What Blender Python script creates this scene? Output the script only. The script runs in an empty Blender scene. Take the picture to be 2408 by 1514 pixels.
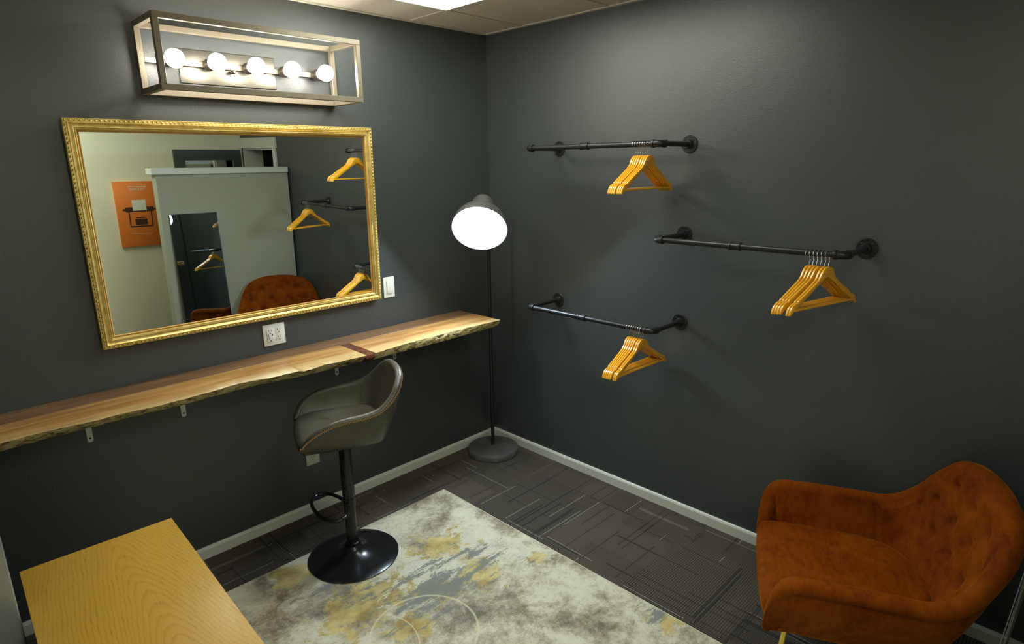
import bpy, bmesh, math, random
from mathutils import Vector, Matrix
random.seed(7)
scn = bpy.context.scene
COL = scn.collection
PI = math.pi
V = Vector

# ------------------------------------------------------------------ helpers
def link(o, parent=None):
    COL.objects.link(o)
    if parent is not None:
        o.parent = parent
    return o

def tag(o, label=None, cat=None, group=None, kind=None):
    if label: o['label'] = label
    if cat: o['category'] = cat
    if group: o['group'] = group
    if kind: o['kind'] = kind
    return o

def empty(name, loc=(0, 0, 0), rz=0.0, label=None, cat=None, group=None):
    o = bpy.data.objects.new(name, None)
    o.empty_display_size = 0.05
    link(o)
    o.location = loc
    o.rotation_euler = (0, 0, rz)
    return tag(o, label, cat, group)

def obj(name, bm, mat, parent=None, smooth=40, recalc=True):
    if recalc:
        bmesh.ops.recalc_face_normals(bm, faces=bm.faces)
    me = bpy.data.meshes.new(name)
    bm.to_mesh(me)
    bm.free()
    if smooth:
        for p in me.polygons: p.use_smooth = True
        me.set_sharp_from_angle(angle=math.radians(smooth))
    if isinstance(mat, (list, tuple)):
        for m in mat: me.materials.append(m)
    else:
        me.materials.append(mat)
    o = bpy.data.objects.new(name, me)
    return link(o, parent)

def box(bm, lo, hi, M=None, mi=0, bevel=0.0, seg=2):
    x0, y0, z0 = lo; x1, y1, z1 = hi
    b2 = bmesh.new()
    vs = [b2.verts.new(p) for p in ((x0,y0,z0),(x1,y0,z0),(x1,y1,z0),(x0,y1,z0),(x0,y0,z1),(x1,y0,z1),(x1,y1,z1),(x0,y1,z1))]
    for f in ((0,3,2,1),(4,5,6,7),(0,1,5,4),(1,2,6,5),(2,3,7,6),(3,0,4,7)):
        b2.faces.new([vs[i] for i in f]).material_index = mi
    if bevel > 0:
        bmesh.ops.bevel(b2, geom=list(b2.edges), offset=bevel, segments=seg, affect='EDGES', profile=0.5)
        for f in b2.faces: f.material_index = mi
    if M is not None: bmesh.ops.transform(b2, matrix=M, verts=b2.verts)
    merge(bm, b2)
    return bm

def merge(bm, b2):
    m = {}
    for v in b2.verts: m[v] = bm.verts.new(v.co)
    for f in b2.faces:
        try:
            nf = bm.faces.new([m[v] for v in f.verts]); nf.material_index = f.material_index
        except ValueError: pass
    b2.free()

def frame_for(t):
    t = t.normalized()
    a = V((0, 0, 1)) if abs(t.z) < 0.9 else V((1, 0, 0))
    u = t.cross(a).normalized()
    return u, t.cross(u).normalized()

def tube(bm, pts, r, n=16, caps=True, closed=False, mi=0):
    pts = [V(p) for p in pts]
    N = len(pts)
    rs = r if isinstance(r, (list, tuple)) else [r]*N
    rings = []
    u = None
    for i, p in enumerate(pts):
        if closed: t = pts[(i+1) % N]-pts[i-1]
        elif i == 0: t = pts[1]-p
        elif i == N-1: t = p-pts[-2]
        else: t = (pts[i+1]-p).normalized()+(p-pts[i-1]).normalized()
        t.normalize()
        if u is None: u, w = frame_for(t)
        else:
            u = (u-t*u.dot(t)).normalized(); w = t.cross(u)
        rings.append([bm.verts.new(p+rs[i]*(math.cos(2*PI*k/n)*u+math.sin(2*PI*k/n)*w)) for k in range(n)])
    rng = range(N if closed else N-1)
    for i in rng:
        a, b = rings[i], rings[(i+1) % N]
        for k in range(n):
            bm.faces.new((a[k], a[(k+1) % n], b[(k+1) % n], b[k])).material_index = mi
    if caps and not closed:
        bm.faces.new(rings[0]).material_index = mi
        bm.faces.new(rings[-1]).material_index = mi
    return bm

def lathe(bm, prof, origin=(0, 0, 0), axis=(0, 0, 1), n=48, mi=0, cap0=False, cap1=False):
    ax = V(axis).normalized(); u, w = frame_for(ax); o = V(origin)
    rings = []
    for r, h in prof:
        if r < 1e-6: rings.append([bm.verts.new(o+ax*h)])
        else: rings.append([bm.verts.new(o+ax*h+r*(math.cos(2*PI*k/n)*u+math.sin(2*PI*k/n)*w)) for k in range(n)])
    for a, b in zip(rings, rings[1:]):
        for k in range(n):
            k2 = (k+1) % n
            if len(a) == 1 and len(b) == 1: continue
            if len(a) == 1: f = (a[0], b[k], b[k2])
            elif len(b) == 1: f = (a[k], b[0], a[k2])
            else: f = (a[k], b[k], b[k2], a[k2])
            bm.faces.new(f).material_index = mi
    if cap0 and len(rings[0]) > 1: bm.faces.new(rings[0]).material_index = mi
    if cap1 and len(rings[-1]) > 1: bm.faces.new(rings[-1]).material_index = mi
    return bm

def prism(bm, outline, y0, y1, M=None, bevel=0.0, mi=0, seg=2):
    """outline in x,z ; extruded along y"""
    b2 = bmesh.new()
    a = [b2.verts.new((x, y0, z)) for x, z in outline]
    b = [b2.verts.new((x, y1, z)) for x, z in outline]
    n = len(outline)
    fa = b2.faces.new(a); fb = b2.faces.new(list(reversed(b)))
    for i in range(n): b2.faces.new((a[i], b[i], b[(i+1) % n], a[(i+1) % n]))
    bmesh.ops.recalc_face_normals(b2, faces=b2.faces)
    if bevel > 0:
        es = [e for e in b2.edges if abs(e.verts[0].co.y-e.verts[1].co.y) < 1e-7]
        bmesh.ops.bevel(b2, geom=es, offset=bevel, segments=seg, affect='EDGES', profile=0.5)
    for f in b2.faces: f.material_index = mi
    if M is not None: bmesh.ops.transform(b2, matrix=M, verts=b2.verts)
    merge(bm, b2)
    return bm

def cr(P, m):
    """Catmull-Rom resample of tuples, m samples per span"""
    out = []
    n = len(P)
    for i in range(n-1):
        p0 = P[max(i-1, 0)]; p1 = P[i]; p2 = P[i+1]; p3 = P[min(i+2, n-1)]
        for j in range(m):
            t = j/m
            out.append(tuple(0.5*((2*b)+(-a+c)*t+(2*a-5*b+4*c-d)*t*t+(-a+3*b-3*c+d)*t**3) for a, b, c, d in zip(p0, p1, p2, p3)))
    out.append(tuple(P[-1]))
    return out

# ------------------------------------------------------------------ node helpers
def newmat(name, color=(0.5, 0.5, 0.5), rough=0.5, metal=0.0, **kw):
    m = bpy.data.materials.new(name); m.use_nodes = True
    b = m.node_tree.nodes['Principled BSDF']
    b.inputs['Base Color'].default_value = (*color, 1)
    b.inputs['Roughness'].default_value = rough
    b.inputs['Metallic'].default_value = metal
    for k, v in kw.items(): b.inputs[k.replace('_', ' ')].default_value = v
    return m

class NT:
    def __init__(s, m):
        s.m = m; s.t = m.node_tree; s.b = s.t.nodes['Principled BSDF']
    def n(s, typ, ins=None, **props):
        nd = s.t.nodes.new(typ)
        for k, v in props.items(): setattr(nd, k, v)
        for k, v in (ins or {}).items():
            i = nd.inputs[k]
            if hasattr(v, 'is_linked') or isinstance(v, bpy.types.NodeSocket): s.t.links.new(v, i)
            else: i.default_value = v
        return nd
    def coord(s): return s.n('ShaderNodeTexCoord').outputs['Object']
    def mapping(s, vec, scale=(1, 1, 1), rot=(0, 0, 0), loc=(0, 0, 0)):
        return s.n('ShaderNodeMapping', {'Vector': vec, 'Scale': scale, 'Rotation': rot, 'Location': loc}).outputs[0]
    def noise(s, vec, scale, detail=4, rough=0.5, dist=0.0):
        return s.n('ShaderNodeTexNoise', {'Vector': vec, 'Scale': scale, 'Detail': detail, 'Roughness': rough, 'Distortion': dist}).outputs['Fac']
    def math(s, op, a, b=0.0, c=0.0, clamp=False):
        return s.n('ShaderNodeMath', {0: a, 1: b, 2: c}, operation=op, use_clamp=clamp).outputs[0]
    def ramp(s, fac, stops, interp='LINEAR'):
        r = s.n('ShaderNodeValToRGB', {'Fac': fac})
        r.color_ramp.interpolation = interp
        e = r.color_ramp.elements
        while len(e) < len(stops): e.new(0.5)
        for i, (p, c) in enumerate(stops):
            e[i].position = p; e[i].color = (*c, 1) if len(c) == 3 else c
        return r.outputs['Color']
    def step(s, fac, lo, hi):
        return s.n('ShaderNodeMapRange', {'Value': fac, 'From Min': lo, 'From Max': hi, 'To Min': 0.0, 'To Max': 1.0}, clamp=True).outputs[0]
    def mix(s, fac, a, b):
        nd = s.n('ShaderNodeMix', data_type='RGBA')
        for k, v in ((0, fac), (6, a), (7, b)):
            i = nd.inputs[k]
            if isinstance(v, bpy.types.NodeSocket): s.t.links.new(v, i)
            else: i.default_value = (*v, 1) if isinstance(v, tuple) and len(v) == 3 else v
        return nd.outputs[2]
    def sep(s, vec):
        nd = s.n('ShaderNodeSeparateXYZ', {0: vec}); return nd.outputs
    def comb(s, x, y, z): return s.n('ShaderNodeCombineXYZ', {0: x, 1: y, 2: z}).outputs[0]
    def bump(s, h, strength=0.3, dist=0.002):
        o = s.n('ShaderNodeBump', {'Height': h, 'Strength': strength, 'Distance': dist}).outputs[0]
        s.t.links.new(o, s.b.inputs['Normal'])
    def color(s, c): s.t.links.new(c, s.b.inputs['Base Color'])
    def rough(s, c): s.t.links.new(c, s.b.inputs['Roughness'])

def paint(name, color, rough, var=0.06, bump=0.25):
    m = newmat(name, color, rough); t = NT(m); c = t.coord()
    n = t.noise(c, 3.0, 3)
    lo = tuple(x*(1-var) for x in color); hi = tuple(x*(1+var) for x in color)
    t.color(t.mix(n, lo, hi))
    t.bump(t.noise(c, 160, 3, 0.6), bump, 0.0025)
    return m

M_char = paint('charcoal_paint', (0.043, 0.050, 0.052), 0.41, bump=0.3)
M_char.node_tree.nodes['Principled BSDF'].inputs['Specular IOR Level'].default_value = 0.75
M_cream = paint('cream_paint', (0.80, 0.78, 0.58), 0.6)
M_part = paint('grey_partition_paint', (0.34, 0.345, 0.27), 0.6)
M_trimw = paint('white_trim_paint', (0.62, 0.63, 0.58), 0.4, bump=0.05)
M_white_plastic = newmat('white_plastic', (0.75, 0.75, 0.70), 0.35)
M_slot = newmat('dark_slot', (0.01, 0.01, 0.01), 0.6)
M_black_iron = newmat('black_iron_pipe', (0.018, 0.019, 0.021), 0.38, 0.3)
t = NT(M_black_iron); t.bump(t.noise(t.coord(), 500, 2), 0.15, 0.0006)
M_chrome = newmat('chrome_wire', (0.75, 0.75, 0.75), 0.18, 1.0)
M_steel = newmat('zinc_bracket', (0.62, 0.63, 0.62), 0.42, 0.55)
M_black_gloss = newmat('black_powder_metal', (0.012, 0.012, 0.013), 0.22, 0.2)
M_lamp_grey = newmat('dark_grey_lamp_metal', (0.085, 0.085, 0.082), 0.55, 0.2)
t = NT(M_lamp_grey); c = t.coord()
t.color(t.mix(t.step(t.noise(c, 14, 5, 0.6), 0.45, 0.7), (0.075, 0.076, 0.074), (0.12, 0.12, 0.112)))
M_lamp_in = newmat('white_shade_inside', (0.85, 0.87, 0.9), 0.5)
M_mirror = newmat('mirror_silver', (0.86, 0.90, 0.86), 0.0, 1.0)
M_gold = newmat('gilt_frame', (0.66, 0.47, 0.13), 0.36, 0.72)
t = NT(M_gold); c = t.coord()
t.color(t.mix(t.step(t.noise(c, 40, 4), 0.4, 0.75), (0.82, 0.64, 0.24), (0.60, 0.42, 0.12)))
M_gold_dark = newmat('antique_gilt', (0.38, 0.21, 0.05), 0.45, 0.7)
M_brass = newmat('brass_leg', (0.85, 0.62, 0.12), 0.3, 0.8)
M_nickel = newmat('champagne_metal', (0.34, 0.30, 0.235), 0.42, 0.45)
t = NT(M_nickel); c = t.coord()
t.color(t.mix(t.noise(t.mapping(c, (300, 300, 8)), 1, 2), (0.17, 0.145, 0.105), (0.25, 0.215, 0.16)))
M_plate = newmat('brushed_steel_plate', (0.12, 0.113, 0.095), 0.34, 0.95, Anisotropic=0.5)
t = NT(M_plate); t.bump(t.noise(t.mapping(t.coord(), (1500, 1500, 6)), 1, 2), 0.12, 0.0004)
M_socket = newmat('socket_metal', (0.12, 0.105, 0.085), 0.35, 0.8)

def emit(name, color, strength):
    m = newmat(name, (0.9, 0.9, 0.9), 0.4)
    b = m.node_tree.nodes['Principled BSDF']
    b.inputs['Emission Color'].default_value = (*color, 1)
    b.inputs['Emission Strength'].default_value = strength
    return m
M_bulb = emit('warm_bulb', (1.0, 0.93, 0.80), 58)
M_lampbulb = emit('cool_bulb', (0.72, 0.88, 1.0), 110)
M_panel = emit('ceiling_diffuser', (0.97, 1.0, 0.87), 11.5)

# leather
M_leather = newmat('olive_grey_leather', (0.062, 0.060, 0.045), 0.36)
t = NT(M_leather); c = t.coord()
t.color(t.mix(t.noise(c, 9, 5, 0.6), (0.040, 0.040, 0.030), (0.082, 0.078, 0.056)))
t.bump(t.noise(c, 350, 3, 0.6), 0.2, 0.0008)
M_stitch = newmat('tan_thread', (0.55, 0.30, 0.12), 0.7)
M_piping = newmat('orange_piping', (0.48, 0.20, 0.05), 0.6)

# velvet
M_velvet = newmat('rust_velvet', (0.25, 0.07, 0.01), 0.75)
t = NT(M_velvet); c = t.coord()
nn = t.noise(c, 7, 6, 0.62, 0.8); n2 = t.noise(t.mapping(c, (1, 2.2, 1)), 26, 4, 0.6)
k = t.math('ADD', t.math('MULTIPLY', nn, 0.62), t.math('MULTIPLY', n2, 0.38))
t.color(t.ramp(k, [(0.34, (0.080, 0.011, 0.001)), (0.47, (0.150, 0.030, 0.001)), (0.64, (0.205, 0.049, 0.002))]))
t.b.inputs['Sheen Weight'].default_value = 0.35
t.b.inputs['Sheen Roughness'].default_value = 0.35
t.b.inputs['Sheen Tint'].default_value = (0.95, 0.33, 0.015, 1)
t.b.inputs['Specular IOR Level'].default_value = 0.05
t.bump(t.noise(c, 220, 3), 0.25, 0.001)

# ceiling tile
M_tile = newmat('acoustic_tile', (0.55, 0.50, 0.42), 0.9)
t = NT(M_tile); c = t.coord()
vor = t.n('ShaderNodeTexVoronoi', {'Vector': c, 'Scale': 95.0, 'Randomness': 1.0}).outputs['Distance']
sz = t.noise(c, 60, 2)
pin = t.math('LESS_THAN', vor, t.math('MULTIPLY', t.step(sz, 0.45, 0.7), 0.34))
t.color(t.mix(pin, t.mix(t.noise(c, 30, 5, 0.7), (0.50, 0.455, 0.385), (0.60, 0.55, 0.47)), (0.20, 0.18, 0.15)))
t.bump(t.noise(c, 120, 4, 0.7), 0.4, 0.002)
M_tbar = newmat('ceiling_grid_paint', (0.52, 0.49, 0.40), 0.5)

# hanger wood
M_hang = newmat('varnished_hanger_wood', (0.62, 0.32, 0.05), 0.2, Coat_Weight=0.5, Coat_Roughness=0.08)
t = NT(M_hang); c = t.coord()
g = t.noise(t.mapping(c, (14, 60, 90)), 1.0, 4, 0.6)
t.color(t.mix(g, (0.60, 0.25, 0.010), (0.86, 0.44, 0.030)))

# oak table top (cathedral grain: contour lines of a stretched height field)
M_oak = newmat('yellow_oak', (0.55, 0.36, 0.08), 0.34)
t = NT(M_oak); c = t.coord(); X, Y, Z = t.sep(c)
n1 = t.noise(t.mapping(c, (7, 2.4, 1)), 1.0, 2, 0.5)
n2 = t.noise(t.mapping(c, (70, 20, 1)), 1.0, 3, 0.6)
xx = t.math('ADD', X, t.math('MULTIPLY', Y, 0.05))
x2 = t.math('ADD', xx, -0.045)
par = t.math('SQRT', t.math('ADD', t.math('MULTIPLY', x2, x2), 0.0009))
h = t.math('ADD', t.math('MULTIPLY', par, 5.2), t.math('MULTIPLY', Y, 0.80))
h = t.math('ADD', h, t.math('MULTIPLY', n1, 0.24))
h = t.math('ADD', h, t.math('MULTIPLY', n2, 0.022))
line = t.math('FRACT', t.math('MULTIPLY', h, 23.0))
ln = t.math('MULTIPLY', t.step(line, 0.55, 0.90), t.math('SUBTRACT', 1.0, t.step(line, 0.92, 1.0)))
pore = t.step(t.noise(t.mapping(c, (420, 12, 1)), 1.0, 3, 0.6), 0.52, 0.70)
base = t.mix(t.noise(t.mapping(c, (5, 1.5, 1)), 1, 3), (0.47, 0.262, 0.026), (0.58, 0.345, 0.05))
col = t.mix(t.math('MULTIPLY', ln, t.math('ADD', 0.22, t.math('MULTIPLY', pore, 0.45))), base, (0.20, 0.10, 0.012))
col = t.mix(t.math('MULTIPLY', pore, 0.22), col, (0.28, 0.15, 0.02))
t.color(col); t.bump(pore, 0.1, 0.0006)
M_cab_dark = newmat('black_cabinet_body', (0.02, 0.022, 0.024), 0.4, 0.3)
M_cab_steel = newmat('grey_brushed_metal', (0.30, 0.33, 0.34), 0.33, 0.5)

# maple slab, walnut, bark
M_maple = newmat('live_edge_maple', (0.6, 0.38, 0.16), 0.28)
t = NT(M_maple); c = t.coord()
w = t.noise(t.mapping(c, (2.2, 26, 8), loc=(0.3, 0, 0)), 1.0, 5, 0.55, 0.7)
w2 = t.noise(t.mapping(c, (5, 70, 8)), 1.0, 4, 0.6, 0.4)
kx = t.n('ShaderNodeVectorMath', {0: c, 1: (-1.42, -0.26, 0.89)}, operation='DISTANCE').outputs['Value']
sw = t.math('SINE', t.math('ADD', t.math('MULTIPLY', t.noise(c, 9, 3, 0.5, 1.4), 34), 0.0))
kn = t.math('SUBTRACT', 1.0, t.step(kx, 0.05, 0.24))
col = t.ramp(w, [(0.30, (0.21, 0.085, 0.02)), (0.47, (0.33, 0.165, 0.05)), (0.60, (0.41, 0.24, 0.082)), (0.75, (0.47, 0.30, 0.125))])
col = t.mix(t.math('MULTIPLY', t.step(w2, 0.5, 0.72), 0.3), col, (0.42, 0.20, 0.06))
col = t.mix(t.math('MULTIPLY', t.step(sw, 0.3, 1.0), t.math('MULTIPLY', kn, 0.7)), col, (0.36, 0.15, 0.04))
yy = t.sep(c)[1]
sap = t.step(t.math('ADD', t.math('MULTIPLY', yy, -1.0), t.math('MULTIPLY', t.noise(t.mapping(c, (4, 1, 1)), 1, 2), 0.10)), 0.30, 0.37)
col = t.mix(t.math('MULTIPLY', sap, 0.8), col, (0.48, 0.35, 0.16))
speck = t.math('LESS_THAN', t.n('ShaderNodeTexVoronoi', {'Vector': c, 'Scale': 9.0}).outputs['Distance'], 0.035)
col = t.mix(speck, col, (0.12, 0.05, 0.015))
t.color(col); t.bump(w2, 0.05, 0.001)
M_walnut = newmat('walnut_strip', (0.2, 0.1, 0.045), 0.3)
t = NT(M_walnut); c = t.coord()
w = t.noise(t.mapping(c, (3, 55, 10)), 1.0, 5, 0.6, 0.4)
fig = t.noise(t.mapping(c, (22, 90, 10), rot=(0, 0, 0.25)), 1.0, 3, 0.6)
col = t.ramp(w, [(0.3, (0.085, 0.042, 0.018)), (0.5, (0.165, 0.088, 0.040)), (0.7, (0.24, 0.135, 0.065))])
t.color(t.mix(t.math('MULTIPLY', t.step(fig, 0.5, 0.7), 0.35), col, (0.10, 0.045, 0.02)))
M_inlay = newmat('dark_red_inlay', (0.075, 0.018, 0.012), 0.18)
t = NT(M_inlay); c = t.coord()
t.color(t.mix(t.noise(c, 30, 4, 0.6, 0.6), (0.035, 0.010, 0.008), (0.16, 0.05, 0.03)))
M_bark = newmat('bark_edge', (0.3, 0.2, 0.08), 0.7)
t = NT(M_bark); c = t.coord()
w = t.noise(t.mapping(c, (1, 1, 1.6), rot=(0, 0.5, 0)), 20, 7, 0.7, 1.2)
t.color(t.ramp(w, [(0.38, (0.05, 0.034, 0.012)), (0.44, (0.30, 0.21, 0.07)), (0.52, (0.62, 0.50, 0.22)), (0.66, (0.80, 0.68, 0.36))]))
t.bump(w, 0.9, 0.008)

# carpet tiles: ribbed, direction flips from cell to cell, with darker and paler threads
M_carpet = newmat('ribbed_carpet', (0.05, 0.045, 0.035), 0.95)
t = NT(M_carpet); c = t.coord(); X, Y, Z = t.sep(c)
PT = 0.46
cx = t.math('FLOOR', t.math('DIVIDE', t.math('ADD', X, 0.19), PT)); cy = t.math('FLOOR', t.math('DIVIDE', t.math('ADD', Y, 0.10), PT))
par = t.math('ABSOLUTE', t.math('MODULO', t.math('ADD', cx, cy), 2.0))
par = t.math('GREATER_THAN', par, 0.5)
fx2 = t.math('FLOOR', t.math('DIVIDE', t.math('ADD', X, 0.05), 0.23)); fy2 = t.math('FLOOR', t.math('DIVIDE', t.math('ADD', Y, 0.21), 0.33))
flip = t.math('GREATER_THAN', t.n('ShaderNodeTexWhiteNoise', {'Vector': t.comb(fx2, fy2, 3.0)}, noise_dimensions='3D').outputs['Value'], 0.72)
par = t.math('ABSOLUTE', t.math('SUBTRACT', par, flip))
def rnd(a, b, seed):
    return t.n('ShaderNodeTexWhiteNoise', {'Vector': t.comb(a, b, seed)}, noise_dimensions='3D').outputs['Value']
RP = 0.0100
def ribs(q, o, seed):
    i = t.math('FLOOR', t.math('DIVIDE', q, RP)); f = t.math('FRACT', t.math('DIVIDE', q, RP))
    prof = t.math('SINE', t.math('MULTIPLY', f, PI))
    seg = t.math('FLOOR', t.math('DIVIDE', t.math('ADD', o, t.math('MULTIPLY', rnd(i, seed, 2.0), 1.0)), 0.42))
    r = rnd(i, seg, seed)
    thin = t.math('LESS_THAN', t.math('ABSOLUTE', t.math('SUBTRACT', f, 0.5)), 0.27)
    return prof, r, thin
pa, ra, ta = ribs(X, Y, 1.0); pb, rb, tb = ribs(Y, X, 5.0)
def pick(a, b): return t.math('ADD', t.math('MULTIPLY', a, t.math('SUBTRACT', 1.0, par)), t.math('MULTIPLY', b, par))
prof = pick(pa, pb); r = pick(ra, rb)
xr = pick(rb, ra); th = pick(ta, tb); xth = pick(tb, ta)
zone = t.noise(t.mapping(c, (1.3, 1.3, 1)), 2.2, 1)
amp = t.math('ADD', 0.50, t.math('MULTIPLY', t.step(rnd(t.math('ADD', cx, fx2), t.math('ADD', cy, fy2), 9.0), 0.35, 0.75), 0.50))
base = t.mix(zone, (0.082, 0.066, 0.047), (0.108, 0.088, 0.065))
dark = t.math('MULTIPLY', t.math('SUBTRACT', 1.0, t.step(prof, 0.40, 1.0)), amp)
col = t.mix(dark, base, (0.010, 0.010, 0.009))
col = t.mix(t.math('MULTIPLY', th, t.math('GREATER_THAN', r, 0.965)), col, (0.21, 0.20, 0.175))
col = t.mix(t.math('MULTIPLY', t.math('LESS_THAN', r, 0.035), 0.8), col, (0.007, 0.007, 0.008))
col = t.mix(t.math('MULTIPLY', t.math('MULTIPLY', xth, t.math('LESS_THAN', xr, 0.065)), 0.75), col, (0.007, 0.007, 0.008))
fuzz = t.noise(c, 900, 2, 0.7)
col = t.mix(t.math('MULTIPLY', fuzz, 0.35), col, (0.03, 0.027, 0.022))
t.color(col); t.bump(t.math('ADD', prof, t.math('MULTIPLY', fuzz, 0.6)), 0.5, 0.003)

# rug
M_rug = newmat('abstract_rug', (0.6, 0.6, 0.5), 0.85)
t = NT(M_rug); c = t.coord(); X, Y, Z = t.sep(c)
big = t.noise(c, 3.1, 8, 0.62, 0.3)
fine = t.noise(c, 55, 7, 0.8)
mid = t.noise(t.mapping(c, (1, 1, 1), loc=(3, 1, 0)), 8.0, 7, 0.68, 0.4)
k = t.math('ADD', t.math('MULTIPLY', big, 0.42), t.math('ADD', t.math('MULTIPLY', mid, 0.33), t.math('MULTIPLY', fine, 0.25)))
col = t.ramp(k, [(0.40, (0.12, 0.110, 0.080)), (0.45, (0.27, 0.235, 0.175)), (0.49, (0.42, 0.385, 0.29)), (0.53, (0.59, 0.57, 0.455)), (0.60, (0.66, 0.655, 0.54))])
def blob(cx_, cy_, r0, r1, ang=0.0, sx=1.0):
    v = t.mapping(t.n('ShaderNodeVectorMath', {0: c, 1: (cx_, cy_, 0)}, operation='SUBTRACT').outputs[0], (1, 1, 0), (0, 0, ang))
    v = t.mapping(v, (sx, 1, 0))
    d = t.n('ShaderNodeVectorMath', {0: v}, operation='LENGTH').outputs['Value']
    return t.math('SUBTRACT', 1.0, t.step(d, r0, r1))
def add(*a):
    o = a[0]
    for b in a[1:]: o = t.math('MAXIMUM', o, b)
    return o
reg = add(blob(-1.03, -0.72, 0.02, 0.22, 0.3, 0.8), blob(-1.05, -0.98, 0.03, 0.22), blob(-1.50, -0.80, 0.05, 0.28, -0.3, 0.7), blob(-0.80, -1.10, 0.0, 0.10), blob(-1.25, -0.95, 0.02, 0.2),
          blob(-0.74, -1.75, 0.0, 0.14), blob(-1.46, -1.05, 0.02, 0.16), blob(-1.62, -0.42, 0.02, 0.18))
gn = t.noise(t.mapping(c, (1, 1.3, 1), loc=(0.7, 2.2, 0)), 9.0, 9, 0.78, 0.3)
gold = t.step(t.math('ADD', t.math('ADD', gn, t.math('MULTIPLY', t.math('SUBTRACT', fine, 0.5), 0.35)), t.math('MULTIPLY', reg, 0.29)), 0.67, 0.71)
gcol = t.mix(t.step(t.noise(c, 10, 6, 0.6), 0.38, 0.62), (0.30, 0.20, 0.035), (0.62, 0.50, 0.18))
col = t.mix(t.math('MULTIPLY', gold, 0.92), col, gcol)
st = t.noise(t.mapping(c, (4.5, 17, 1), (0, 0, -0.35), (0.2, 0.4, 0)), 1.0, 9, 0.72, 0.2)
sreg = add(blob(-1.20, -0.95, 0.03, 0.36, 0.2, 0.7), blob(-0.72, -1.68, 0, 0.12), blob(-1.45, -0.62, 0.0, 0.30), blob(-0.98, -0.86, 0, 0.15))
slate = t.step(t.math('ADD', t.math('ADD', st, t.math('MULTIPLY', t.math('SUBTRACT', fine, 0.5), 0.45)), t.math('MULTIPLY', sreg, 0.23)), 0.655, 0.70)
col = t.mix(t.math('MULTIPLY', slate, 0.9), col, (0.155, 0.175, 0.165))
d = t.n('ShaderNodeVectorMath', {0: t.comb(X, Y, 0.0), 1: (-1.42, -1.105, 0)}, operation='DISTANCE').outputs['Value']
ring = t.math('LESS_THAN', t.math('ABSOLUTE', t.math('SUBTRACT', d, 0.205)), 0.0045)
d2 = t.n('ShaderNodeVectorMath', {0: t.comb(X, Y, 0.0), 1: (-1.625, -1.03, 0)}, operation='DISTANCE').outputs['Value']
arc = t.math('MULTIPLY', t.math('LESS_THAN', t.math('ABSOLUTE', t.math('SUBTRACT', d2, 0.19)), 0.003), t.math('LESS_THAN', d, 0.205))
rfac = t.math('MAXIMUM', ring, arc)
col = t.mix(t.math('MULTIPLY', rfac, 0.5), col, (0.72, 0.66, 0.42))
col = t.mix(t.math('MULTIPLY', fine, 0.18), col, (0.30, 0.28, 0.21))
t.color(col); t.bump(t.math('ADD', t.math('MULTIPLY', rfac, 1.5), t.noise(c, 500, 2)), 0.3, 0.002)
M_rug_edge = newmat('rug_binding', (0.52, 0.50, 0.33), 0.9)

M_poster = newmat('orange_poster', (0.82, 0.22, 0.025), 0.5)
M_poster_brown = newmat('poster_brown', (0.07, 0.025, 0.012), 0.5)
M_poster_pale = newmat('poster_pale', (0.80, 0.80, 0.66), 0.5)
M_darkframe = newmat('dark_slate_frame', (0.055, 0.07, 0.068), 0.45)
M_doorwhite = newmat('door_white', (0.62, 0.63, 0.58), 0.4)

# ------------------------------------------------------------------ the room
H = 2.44
XL, YF = -3.45, -3.79     # left wall x, front wall y
def struct(name, bm, m, smooth=0, label=None):
    o = obj(name, bm, m, None, smooth); o['kind'] = 'structure'
    if label: o['label'] = label
    return o
struct('floor', box(bmesh.new(), (XL-0.1, YF-0.1, -0.1), (0.1, 0.1, 0)), M_carpet)
struct('ceiling', box(bmesh.new(), (XL-0.1, YF-0.1, H), (0.1, 0.1, H+0.1)), M_tile)
struct('wall_back', box(bmesh.new(), (XL-0.1, 0, 0), (0.1, 0.1, H)), M_char)
# right wall with the doorway near the front wall
bm = bmesh.new()
DY0, DY1, DZ = YF+0.035, -3.03, 1.83
box(bm, (0, DY1, 0), (0.1, 0, H)); box(bm, (0, YF, DZ), (0.1, DY1, H)); box(bm, (0, YF, 0), (0.1, DY0, DZ))
struct('wall_right', bm, M_char)
struct('wall_front', box(bmesh.new(), (XL-0.1, YF-0.1, 0), (0.1, YF, H)), M_cream)
struct('wall_left', box(bmesh.new(), (XL-0.1, YF, 0), (XL, 0, H)), M_cream)

# ceiling grid
bm = bmesh.new()
P_ = 0.56; gx = -0.525; gy = -0.295; w = 0.011
xs = [gx-P_*i for i in range(6)]; ys = [gy-P_*i for i in range(7)]
for x in xs: box(bm, (x-w, YF, H-0.004), (x+w, 0, H+0.001))
for y in ys: box(bm, (XL, y-w, H-0.0045), (0, y+w, H+0.0012))
box(bm, (XL, -0.020, H-0.006), (0, 0, H+0.001)); box(bm, (-0.020, YF, H-0.006), (0, 0, H+0.0015))
struct('trim_1', bm, M_tbar, label='painted metal grid holding the acoustic ceiling tiles')

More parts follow.
